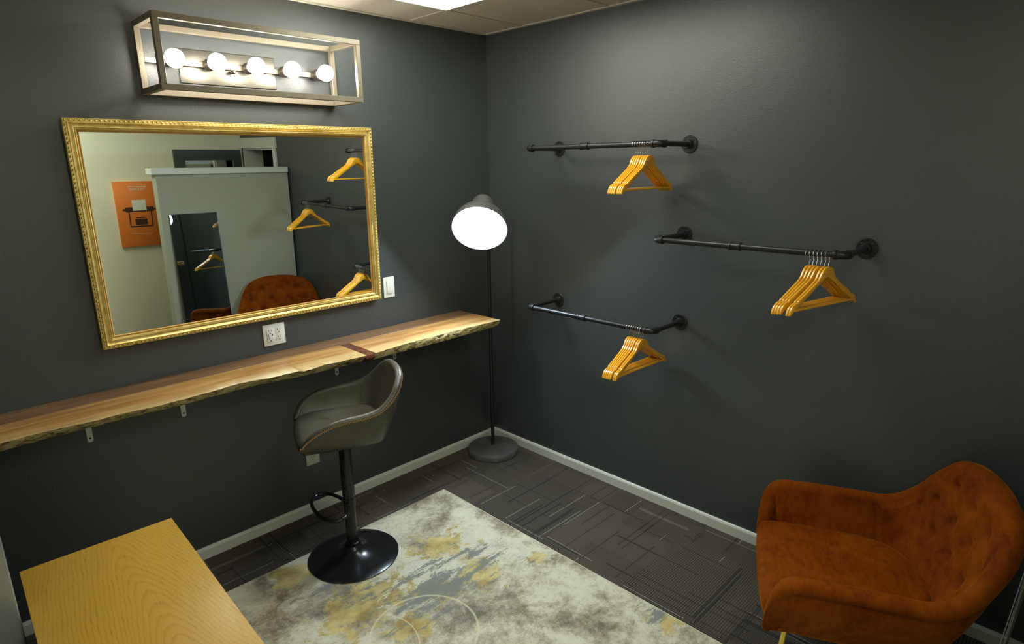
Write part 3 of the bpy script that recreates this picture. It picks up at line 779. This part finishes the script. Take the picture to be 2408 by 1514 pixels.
# ------------------------------------------------------------------ bucket-shell chairs
def bucket(rim, bot, zb, t_r, t_b, m=5, nv=10, disp=None, lip=0.0):
    """rim: list (s,f,z) for one half from front tip to centre back; bot: list (s,f). returns bm + rim polyline"""
    full_r = rim+[(-s, f, z) for s, f, z in reversed(rim[:-1])]
    full_b = bot+[(-s, f) for s, f in reversed(bot[:-1])]
    Rr = [V(p) for p in cr(full_r, m)]; Bb = [V((p[0], p[1], zb)) for p in cr(full_b, m)]
    N = len(Rr); bm = bmesh.new(); rows = []; meta = []
    for i in range(N):
        tn = (Rr[min(i+1, N-1)]-Rr[max(i-1, 0)]); tn.z = 0; tn.normalize()
        nrm = V((tn.y, -tn.x, 0))
        if nrm.dot(V((Rr[i].x, Rr[i].y+0.02, 0))) < 0: nrm = -nrm
        R_, B_ = Rr[i], Bb[i]
        t3 = (Rr[min(i+1, N-1)]-Rr[max(i-1, 0)]).normalized()
        up = nrm.cross(t3).normalized()
        if up.z+up.y*0.5 < 0: up = -up
        row = []
        To = R_+nrm*t_r/2; Ti = R_-nrm*t_r/2
        # outer wall
        for k in range(nv):
            f = k/nv
            p = B_.lerp(To-nrm*lip-up*lip, f)+nrm*0.012*math.sin(f*PI)
            row.append(p)
        if lip:
            row.append(To-nrm*lip-up*lip); row.append(To-nrm*lip*0.15-up*lip*0.9)
        # rim roll
        for k in range(7):
            a = PI*k/6
            row.append(R_+nrm*(t_r/2)*math.cos(a)+up*(t_r/2)*0.85*math.sin(a))
        I_ = B_-nrm*t_b
        ni = nv*2
        for k in range(1, ni+1):
            f = k/ni
            p = Ti.lerp(I_, f)+nrm*0.008*math.sin(f*PI)
            if disp: p = disp(p, nrm)
            row.append(p)
        rows.append([bm.verts.new(p) for p in row]); meta.append((R_, nrm))
    M_ = len(rows[0])
    for a, b in zip(rows, rows[1:]):
        for k in range(M_): bm.faces.new((a[k], b[k], b[(k+1) % M_], a[(k+1) % M_]))
    # rounded end caps
    for row, (R_, nrm), sg in ((rows[0], meta[0], 1), (rows[-1], meta[-1], 1)):
        prev = row
        cen = sum((v.co for v in row), V())/len(row)
        e0, e1 = (Rr[0], Rr[1]) if row is rows[0] else (Rr[-1], Rr[-2])
        fw = ((e0-e1).normalized()+V((0, 0.6, 0))).normalized()
        for s_, d_ in ((0.86, 0.010), (0.55, 0.016)):
            nr = []
            for v in row:
                mid = v.co.copy()
                # shrink across the thickness only
                off = (v.co-cen); across = nrm*off.dot(nrm)
                nr.append(bm.verts.new(v.co-across*(1-s_)-V((0, 0, off.z*0.04*(1-s_)))+fw*d_))
            for k in range(M_): bm.faces.new((prev[k], nr[k], nr[(k+1) % M_], prev[(k+1) % M_]))
            prev = nr
        bm.faces.new(prev)
    return bm, meta, Bb

def cushion(outl, z0, z1, rnd, m=4, crown=0.01, front_drop=None):
    """outl: closed list (s,f); puffy slab"""
    P = [V((p[0], p[1], 0)) for p in cr(outl+[outl[0]], m)[:-1]]
    N = len(P); c_ = sum(P, V())/N
    bm = bmesh.new(); rows = []
    def ring(scale_off, z, cz=0.0):
        r = []
        for p in P:
            d = (p-c_); q = c_+d*(1-scale_off/max(d.length, 1e-4))
            zz = z
            if front_drop: zz = z+front_drop(q)
            r.append(bm.verts.new((q.x, q.y, zz)))
        return r
    rows.append(ring(rnd, z0))
    for k in range(1, 5):
        a = -PI/2+PI/2*k/4; rows.append(ring(rnd-rnd*math.cos(a), z0+rnd+rnd*math.sin(a)))
    for k in range(1, 6):
        a = PI/2*k/5; rows.append(ring(rnd-rnd*math.cos(a), z1-rnd+rnd*math.sin(a)))
    for k, s_ in enumerate((0.8, 0.6, 0.4, 0.2)):
        r = []
        last = rows[9] if len(rows) > 9 else rows[-1]
        for v in last:
            q = V((c_.x, c_.y, v.co.z)).lerp(v.co, s_); r.append(bm.verts.new((q.x, q.y, v.co.z+crown*(1-s_*s_))))
        rows.append(r)
    for a, b in zip(rows, rows[1:]):
        for k in range(N): bm.faces.new((a[k], a[(k+1) % N], b[(k+1) % N], b[k]))
    bm.faces.new(rows[0]); cv = bm.verts.new((c_.x, c_.y, sum(v.co.z for v in rows[-1])/N+crown*0.04))
    for k in range(N): bm.faces.new((rows[-1][k], rows[-1][(k+1) % N], cv))
    return bm

# ---- bar stool.  local +Y = facing direction
sF = V((-0.93, 0.37, 0)).normalized(); rz = math.atan2(-sF.x, sF.y)
stool = empty('bar_stool', (-1.352, -0.487, 0.0085), rz, 'olive grey leather bucket bar stool with tan stitching and round black pedestal, at the shelf', 'bar stool')
rim = [(0.176, 0.172, 0.646), (0.197, 0.146, 0.690), (0.206, 0.092, 0.723), (0.207, 0.02, 0.740), (0.204, -0.07, 0.746), (0.197, -0.130, 0.760), (0.182, -0.178, 0.794), (0.155, -0.212, 0.834), (0.112, -0.232, 0.862), (0.060, -0.240, 0.874), (0.0, -0.242, 0.877)]
bot = [(0.145, 0.165), (0.160, 0.135), (0.168, 0.09), (0.170, 0.02), (0.170, -0.06), (0.166, -0.11), (0.150, -0.140), (0.115, -0.155), (0.075, -0.160), (0.035, -0.162), (0.0, -0.162)]
bm, meta, Bb = bucket(rim, bot, 0.605, 0.030, 0.030, m=6, nv=8)
bmesh.ops.recalc_face_normals(bm, faces=bm.faces)
shl = obj('shell', bm, M_leather, stool, 70)
# underside pan
bm = bmesh.new()
lowr = [bm.verts.new((p.x*0.97, p.y, 0.607)) for p in Bb]; bm.faces.new(lowr)
up = [bm.verts.new((p.x*0.93, p.y*0.97, 0.63)) for p in Bb]; bm.faces.new(up)
for k in range(len(lowr)): bm.faces.new((lowr[k], lowr[(k+1) % len(lowr)], up[(k+1) % len(lowr)], up[k]))
obj('seat_pan', bm, M_leather, stool, 40)
so = [(0.0, 0.200), (0.10, 0.197), (0.155, 0.178), (0.172, 0.12), (0.172, 0.0), (0.165, -0.10), (0.12, -0.155), (0.0, -0.170), (-0.12, -0.155), (-0.165, -0.10), (-0.172, 0.0), (-0.172, 0.12), (-0.155, 0.178), (-0.10, 0.197)]
bm = cushion(so, 0.603, 0.668, 0.030, 4, 0.008, lambda q: -0.022*max(0, (q.y-0.08)/0.13)**2 if q.y > 0.08 else 0)
obj('seat_cushion', bm, M_leather, stool, 60)
# stitching: short tan threads laid across the seam just under the rim
bm = bmesh.new()
def polyl(meta, off_n, off_z):
    return [R_+n_*off_n+V((0, 0, off_z)) for R_, n_ in meta]
line_ = polyl(meta, 0.0158, -0.003); nrm_ = [n_ for _, n_ in meta]
acc = 0.0; stp = 0.0042; j = 0
for i in range(len(line_)-1):
    a, b = line_[i], line_[i+1]; L_ = (b-a).length; tdir = (b-a).normalized()
    while acc < L_:
        p = a.lerp(b, acc/L_); nn_ = nrm_[i]
        crs = tdir.cross(nn_).normalized()
        dirv = (crs+tdir*(0.45 if j % 2 else -0.45)).normalized()
        tube(bm, [p-dirv*0.0048, p+nn_*0.0012, p+dirv*0.0048], 0.00085, 5); acc += stp; j += 1
    acc -= L_
obj('stitching', bm, M_stitch, shl, 0)['label'] = 'tan cross stitching along the rim'
for sgn in (-1,):
    bm = bmesh.new()
    tube(bm, [(sgn*0.160, 0.186, 0.622), (sgn*0.172, 0.191, 0.632), (sgn*0.182, 0.187, 0.645)], 0.0028, 8)
    obj('piping', bm, M_piping, shl)['label'] = 'orange piping at the front corners'
# inner seams on the back
for sgn in (1, -1):
    bm = bmesh.new()
    tube(bm, [(sgn*0.178, -0.128, 0.762), (sgn*0.160, -0.118, 0.715), (sgn*0.146, -0.108, 0.660)], 0.0012, 6)
    obj('seam', bm, M_leather, shl)
bm = bmesh.new(); tube(bm, [(0, 0, 0.262), (0, 0, 0.606)], 0.0272, 32)
lathe(bm, [(0.0272, 0.582), (0.055, 0.594), (0.085, 0.601), (0.085, 0.6065), (0.0, 0.6065)], n=32)
obj('upper_column', bm, M_black_gloss, stool)
bm = bmesh.new()
lathe(bm, [(0.0, 0.0), (0.199, 0.0), (0.2015, 0.002), (0.2015, 0.0045), (0.196, 0.0072), (0.160, 0.0125), (0.110, 0.0205), (0.075, 0.030), (0.052, 0.042), (0.040, 0.054), (0.0375, 0.060), (0.035, 0.062), (0.033, 0.061), (0.0, 0.061)], n=96)
obj('pedestal_base', bm, M_black_gloss, stool, 50)
bm = bmesh.new(); tube(bm, [(0, 0, 0.055), (0, 0, 0.262)], 0.0250, 32)
lathe(bm, [(0.0250, 0.0), (0.0305, 0.0), (0.0305, 0.012), (0.0250, 0.014)], (0, 0, 0.060), (0, 0, 1), 32)
obj('lower_column', bm, M_black_gloss, stool)
# footrest loop: forward-left of the column
bm = bmesh.new()
ang = math.atan2(-0.97, 0.25)  # placeholder direction in world, converted below
wd = V((-0.985, 0.17, 0)).normalized(); Mi = Matrix.Rotation(-rz, 3, 'Z')
ld = Mi @ wd; sd = V((-ld.y, ld.x, 0))
fp = [(0.020, -0.018), (0.032, -0.070), (0.060, -0.118), (0.100, -0.130), (0.134, -0.100), (0.150, -0.045), (0.152, 0.0), (0.150, 0.045), (0.134, 0.100), (0.100, 0.130), (0.060, 0.118), (0.032, 0.070), (0.020, 0.018)]
zf = 0.278
tube(bm, [ld*a+sd*b+V((0, 0, zf)) for a, b in cr(fp, 5)], 0.0078, 12)
obj('footrest', bm, M_black_gloss, stool)
bm = bmesh.new(); lathe(bm, [(0.0270, -0.018), (0.0295, -0.018), (0.0295, 0.018), (0.0270, 0.018)], (0, 0, zf), (0, 0, 1), 32)
lathe(bm, [(0.0, 0.006), (0.004, 0.0055), (0.005, 0.003), (0.005, -0.002)], -ld*0.0+sd*-0.031+V((0, 0, zf)), -sd, 12)
obj('footrest_clamp', bm, M_black_gloss, stool)

# ---- rust velvet armchair
aF = V((-0.43, 0.90, 0)).normalized(); rza = math.atan2(-aF.x, aF.y)
arm = empty('armchair', (-0.4186, -2.2641, 0.0), rza, 'rust orange velvet armchair with button-tufted back and thin brass legs', 'armchair')
rim = [(0.262, 0.252, 0.350), (0.272, 0.251, 0.400), (0.286, 0.246, 0.455), (0.296, 0.234, 0.506), (0.300, 0.205, 0.532), (0.301, 0.14, 0.536), (0.301, 0.06, 0.536), (0.301, -0.05, 0.534), (0.300, -0.13, 0.532), (0.295, -0.19, 0.552), (0.280, -0.245, 0.605), (0.252, -0.292, 0.680), (0.205, -0.322, 0.738), (0.12, -0.338, 0.770), (0.0, -0.345, 0.780)]
bot = [(0.238, 0.246), (0.242, 0.235), (0.245, 0.223), (0.247, 0.208), (0.248, 0.182), (0.249, 0.13), (0.248, 0.06), (0.246, -0.03), (0.243, -0.10), (0.235, -0.15), (0.215, -0.19), (0.180, -0.215), (0.130, -0.232), (0.07, -0.240), (0.0, -0.243)]
btn = []
for z_, ss in ((0.700, (-0.135, 0.0, 0.135)), (0.615, (-0.20, -0.068, 0.068, 0.20)), (0.530, (-0.135, 0.0, 0.135))):
    for s_ in ss: btn.append((s_, z_))
def disp(p, nrm):
    if p.y > -0.12: return p
    d = 0.0
    for s_, z_ in btn:
        r2 = ((p.x-s_)**2+(p.z-z_)**2)
        d += 0.016*math.exp(-r2/(2*0.013**2))+0.006*math.exp(-r2/(2*0.034**2))
    # soft folds running between neighbouring buttons
    for (sa, za) in btn:
        for (sb, zb_) in btn:
            if sa < sb and abs(za-zb_) > 0.05 and abs(za-zb_) < 0.1 and abs(sa-sb) < 0.08:
                ax_, az_ = sb-sa, zb_-za; L2 = ax_*ax_+az_*az_
                tt = max(0, min(1, ((p.x-sa)*ax_+(p.z-za)*az_)/L2))
                dd = (p.x-sa-ax_*tt)**2+(p.z-za-az_*tt)**2
                d += 0.0035*math.exp(-dd/(2*0.007**2))
    return p+nrm*d-nrm*0.010
bm, meta, Bb = bucket(rim, bot, 0.328, 0.056, 0.055, m=9, nv=16, disp=disp, lip=0.010)
bmesh.ops.recalc_face_normals(bm, faces=bm.faces)
ash = obj('shell', bm, M_velvet, arm, 75)
bm = bmesh.new()
lowr = [bm.verts.new((p.x*0.97, p.y, 0.3285)) for p in Bb]; bm.faces.new(lowr)
up = [bm.verts.new((p.x*0.93, p.y*0.98+0.002, 0.365)) for p in Bb]; bm.faces.new(up)
for k in range(len(lowr)): bm.faces.new((lowr[k], lowr[(k+1) % len(lowr)], up[(k+1) % len(lowr)], up[k]))
obj('seat_base', bm, M_velvet, arm, 40)
bm = bmesh.new(); box(bm, (-0.250, 0.17, 0.330), (0.250, 0.262, 0.382), bevel=0.022, seg=4); obj('front_rail', bm, M_velvet, arm, 60)
so = [(0.0, 0.288), (0.15, 0.285), (0.232, 0.270), (0.250, 0.20), (0.252, 0.08), (0.245, -0.05), (0.205, -0.150), (0.12, -0.205), (0.0, -0.225), (-0.12, -0.205), (-0.205, -0.150), (-0.245, -0.05), (-0.252, 0.08), (-0.250, 0.20), (-0.232, 0.270), (-0.15, 0.285)]
bm = cushion(so, 0.345, 0.425, 0.030, 4, 0.016)
obj('seat_cushion', bm, M_velvet, arm, 70)
# buttons, projected on the tufted inner back
KA = 1.065
for o in arm.children:
    for v in o.data.vertices: v.co = V((v.co.x*KA, v.co.y*KA, v.co.z*KA-0.1125))
    o.data.update()
btn = [(a*KA, b*KA-0.1125) for a, b in btn]
me = ash.data
for s_, z_ in btn:
    best = None
    for v in me.vertices:
        co = v.co
        if co.y < -0.10 and v.normal.y > 0.2:
            q = (co.x-s_)**2+(co.z-z_)**2
            if best is None or q < best[0]: best = (q, co.copy(), v.normal.copy())
    if best:
        bm = bmesh.new(); lathe(bm, [(0.0, 0.006), (0.005, 0.005), (0.0085, 0.002), (0.0085, -0.003)], best[1], best[2], 14)
        obj('button', bm, M_velvet, arm, 60)
for sx, fy, z0 in ((0.215, 0.215, 0.0003), (-0.215, 0.215, 0.0085), (0.190, -0.170, 0.0003), (-0.190, -0.170, 0.0003)):
    bm = bmesh.new()
    tube(bm, [(sx, fy, 0.240), (sx*1.10, fy*1.14, z0)], [0.0100, 0.0070], 16)
    obj('leg', bm, M_brass, arm)
    
# ------------------------------------------------------------------ rug
bm = bmesh.new()
RX0, RX1, RY0, RY1 = -2.10, -0.688, -2.47, -0.316
M_r = Matrix.Rotation(math.radians(0.0), 4, 'Z')
box(bm, (RX0+0.006, RY0+0.006, 0.0), (RX1-0.006, RY1-0.006, 0.008), bevel=0.002, seg=2)
rug = obj('area_rug', bm, M_rug, None, 0)
tag(rug, 'abstract cream, grey and gold area rug on the dark carpet', 'rug')
bm = bmesh.new()
tube(bm, [(RX0+0.006, RY0+0.006, 0.0045), (RX1-0.006, RY0+0.006, 0.0045), (RX1-0.006, RY1-0.006, 0.0045), (RX0+0.006, RY1-0.006, 0.0045)], 0.0042, 8, closed=True)
obj('binding', bm, M_rug_edge, rug)['label'] = 'pale yellow bound edge'

# ------------------------------------------------------------------ oak-topped cabinet and tall cabinet at the left
ZC = 0.75
cab = empty('low_cabinet', (-2.3415, -1.34, 0.0), math.radians(-1.9), 'low dark cabinet with a yellow oak top, at the lower left below the shelf', 'cabinet')
bm = bmesh.new(); box(bm, (-0.1745, -0.43, 0.02), (0.170, 0.423, ZC-0.018), bevel=0.003); bd = obj('body', bm, M_cab_dark, cab, 30)
for z0, z1 in ((0.06, 0.27), (0.285, 0.495), (0.51, 0.715)):
    bm = bmesh.new(); box(bm, (-0.15, -0.442, z0), (0.15, -0.428, z1), bevel=0.003); dr = obj('drawer', bm, M_cab_dark, cab, 30)
    bm = bmesh.new(); tube(bm, [(-0.05, -0.442, (z0+z1)/2), (-0.05, -0.458, (z0+z1)/2), (0.05, -0.458, (z0+z1)/2), (0.05, -0.442, (z0+z1)/2)], 0.004, 8); obj('handle', bm, M_chrome, dr)
bm = bmesh.new(); box(bm, (-0.176, -0.44, ZC-0.018), (0.176, 0.425, ZC), bevel=0.0015, seg=2); obj('oak_top', bm, M_oak, cab, 30)['label'] = 'yellow oak top with arched grain'
for sx in (-0.14, 0.14):
    for sy in (-0.39, 0.38):
        bm = bmesh.new(); lathe(bm, [(0.0, 0.0), (0.016, 0.0), (0.018, 0.004), (0.018, 0.022), (0.0, 0.022)], (sx, sy, 0.0), (0, 0, 1), 16); obj('foot', bm, M_slot, cab)

tall = empty('tall_cabinet', (-2.83, -0.80, 0.0), 0, 'tall pale grey metal cabinet left of the oak-topped cabinet, at the picture edge', 'cabinet')
bm = bmesh.new(); box(bm, (-0.30, -0.27, 0.03), (0.303, 0.72, 1.72), bevel=0.006, seg=3); obj('body', bm, M_cab_dark, tall, 30)
for z0, z1 in ((0.05, 1.15), (1.16, 1.70)):
    bm = bmesh.new(); box(bm, (-0.297, -0.305, z0), (0.3035, -0.272, z1), bevel=0.007, seg=3); dd = obj('door', bm, M_cab_steel, tall, 30)
    bm = bmesh.new(); tube(bm, [(-0.26, -0.305, z0+0.08), (-0.26, -0.335, z0+0.10), (-0.26, -0.335, z1-0.10), (-0.26, -0.305, z1-0.08)], 0.007, 10); obj('handle', bm, M_chrome, dd)
bm = bmesh.new(); box(bm, (-0.28, -0.25, 0.0), (0.28, 0.70, 0.03)); obj('plinth', bm, M_slot, tall, 0)

# ------------------------------------------------------------------ things seen in the mirror
tm = empty('tall_mirror', (-0.846, -2.6597, 0.001), 0, 'tall narrow frameless mirror leaning on the pale partition, seen in the gilt mirror', 'mirror')
tm.rotation_euler = (math.radians(4.03), 0, math.radians(-0.45))
bm = bmesh.new(); box(bm, (-0.182, -0.005, 0.002), (0.182, 0.0, 1.309)); obj('mirror_glass', bm, newmat('tall_mirror_silver', (0.62, 0.68, 0.66), 0.0, 1.0), tm, 0)
bm = bmesh.new(); box(bm, (-0.184, -0.009, 0.0), (0.184, -0.0052, 1.311)); obj('backing', bm, M_slot, tm, 0)
M_bev = newmat('bevel_glass', (0.45, 0.6, 0.68), 0.15, 0.8)
for sx in (0.1795,):
    bm = bmesh.new(); box(bm, (sx, -0.0051, 0.001), (sx+0.003, 0.0012, 1.310)); obj('polished_edge', bm, M_bev, tm, 0)

ps = empty('poster', (-0.990, YF, 1.242), 0, 'orange canvas poster with a pale square over brown shapes on the cream wall', 'poster')
pw, ph = 0.186, 0.292
bm = bmesh.new(); box(bm, (-pw, 0.001, -ph), (pw, 0.022, ph), bevel=0.002); obj('canvas', bm, M_poster, ps, 30)
yq = 0.0225
bm = bmesh.new()
box(bm, (-0.115, yq-0.001, 0.020), (0.115, yq, 0.064)); box(bm, (-0.137, yq-0.001, 0.032), (-0.115, yq, 0.050)); box(bm, (0.115, yq-0.001, 0.032), (0.137, yq, 0.050))
for lo_, hi_ in (((-0.092, -0.118), (0.092, -0.106)), ((-0.096, -0.112), (-0.086, 0.020)), ((0.086, -0.112), (0.096, 0.020)), ((-0.05, -0.098), (0.05, -0.045)), ((-0.04, -0.038), (0.04, -0.028))):
    box(bm, (lo_[0], yq-0.001, lo_[1]), (hi_[0], yq, hi_[1]))
obj('brown_print', bm, M_poster_brown, ps, 0)
bm = bmesh.new(); box(bm, (-0.056, yq-0.0005, 0.032), (0.056, yq+0.0006, 0.128)); obj('pale_print', bm, M_poster_pale, ps, 0)
bm = bmesh.new(); box(bm, (-0.095, yq-0.001, -0.178), (0.075, yq, -0.1755)); obj('caption_line', bm, M_poster_pale, ps, 0)
bm = bmesh.new(); box(bm, (-0.075, yq-0.001, 0.243), (0.075, yq, 0.2475)); obj('caption_line', bm, M_poster_pale, ps, 0)
cu = bpy.data.curves.new('lettering', 'FONT'); cu.body = 'THE SHINING'; cu.size = 0.031; cu.align_x = 'CENTER'; cu.extrude = 0.0004
to = bpy.data.objects.new('lettering', cu); link(to)
bpy.context.view_layer.update()
dg = bpy.context.evaluated_depsgraph_get(); me = bpy.data.meshes.new_from_object(to.evaluated_get(dg))
bpy.data.objects.remove(to)
me.materials.clear(); me.materials.append(M_poster_pale)
me.transform(Matrix.Translation((0, yq+0.0004, 0.212)) @ Matrix.Rotation(PI, 4, 'Z') @ Matrix.Rotation(PI/2, 4, 'X') @ Matrix.Diagonal((0.72, 1, 1, 1)))
lt = bpy.data.objects.new('lettering', me); link(lt, ps)

fm = empty('framed_mirror', (-0.345, YF, 0.0), 0, 'dark-framed mirror against the cream wall beyond the partition', 'mirror')
bm = bmesh.new()
for lo_, hi_ in (((-0.30, 0.002, 0.9), (-0.205, 0.03, 1.815)), ((0.245, 0.002, 0.9), (0.32, 0.03, 1.815)), ((-0.205, 0.002, 1.715), (0.245, 0.03, 1.815)), ((-0.205, 0.002, 0.9), (0.245, 0.03, 1.0))): box(bm, lo_, hi_)
obj('frame', bm, M_darkframe, fm, 0)
bm = bmesh.new(); box(bm, (-0.205, 0.004, 1.0), (0.245, 0.010, 1.715)); obj('mirror_glass', bm, M_mirror, fm, 0)

# ------------------------------------------------------------------ camera, world, colour management
yaw, pit, rol = [math.radians(a) for a in (44.93852502, -14.38877247, -0.80964719)]
fw = V((math.sin(yaw)*math.cos(pit), math.cos(yaw)*math.cos(pit), math.sin(pit))); rt = V((math.cos(yaw), -math.sin(yaw), 0)); upv = rt.cross(fw)
r2 = rt*math.cos(rol)+upv*math.sin(rol); u2 = -rt*math.sin(rol)+upv*math.cos(rol)
cd = bpy.data.cameras.new('camera'); cam = bpy.data.objects.new('camera', cd); COL.objects.link(cam)
cam.matrix_world = Matrix(((r2.x, u2.x, -fw.x, -2.57159), (r2.y, u2.y, -fw.y, -2.75428), (r2.z, u2.z, -fw.z, 1.73092), (0, 0, 0, 1)))
cd.sensor_fit = 'HORIZONTAL'; cd.sensor_width = 36.0; cd.lens = 1447.1025/2408*36.0; cd.clip_start = 0.02
scn.camera = cam
wd_ = bpy.data.worlds.new('world'); scn.world = wd_; wd_.use_nodes = True
wd_.node_tree.nodes['Background'].inputs[0].default_value = (0.5, 0.55, 0.6, 1); wd_.node_tree.nodes['Background'].inputs[1].default_value = 0.05
vs = scn.view_settings
vs.view_transform = 'Standard'; vs.look = 'None'; vs.exposure = 0.12; vs.gamma = 1.0; vs.use_curve_mapping = False
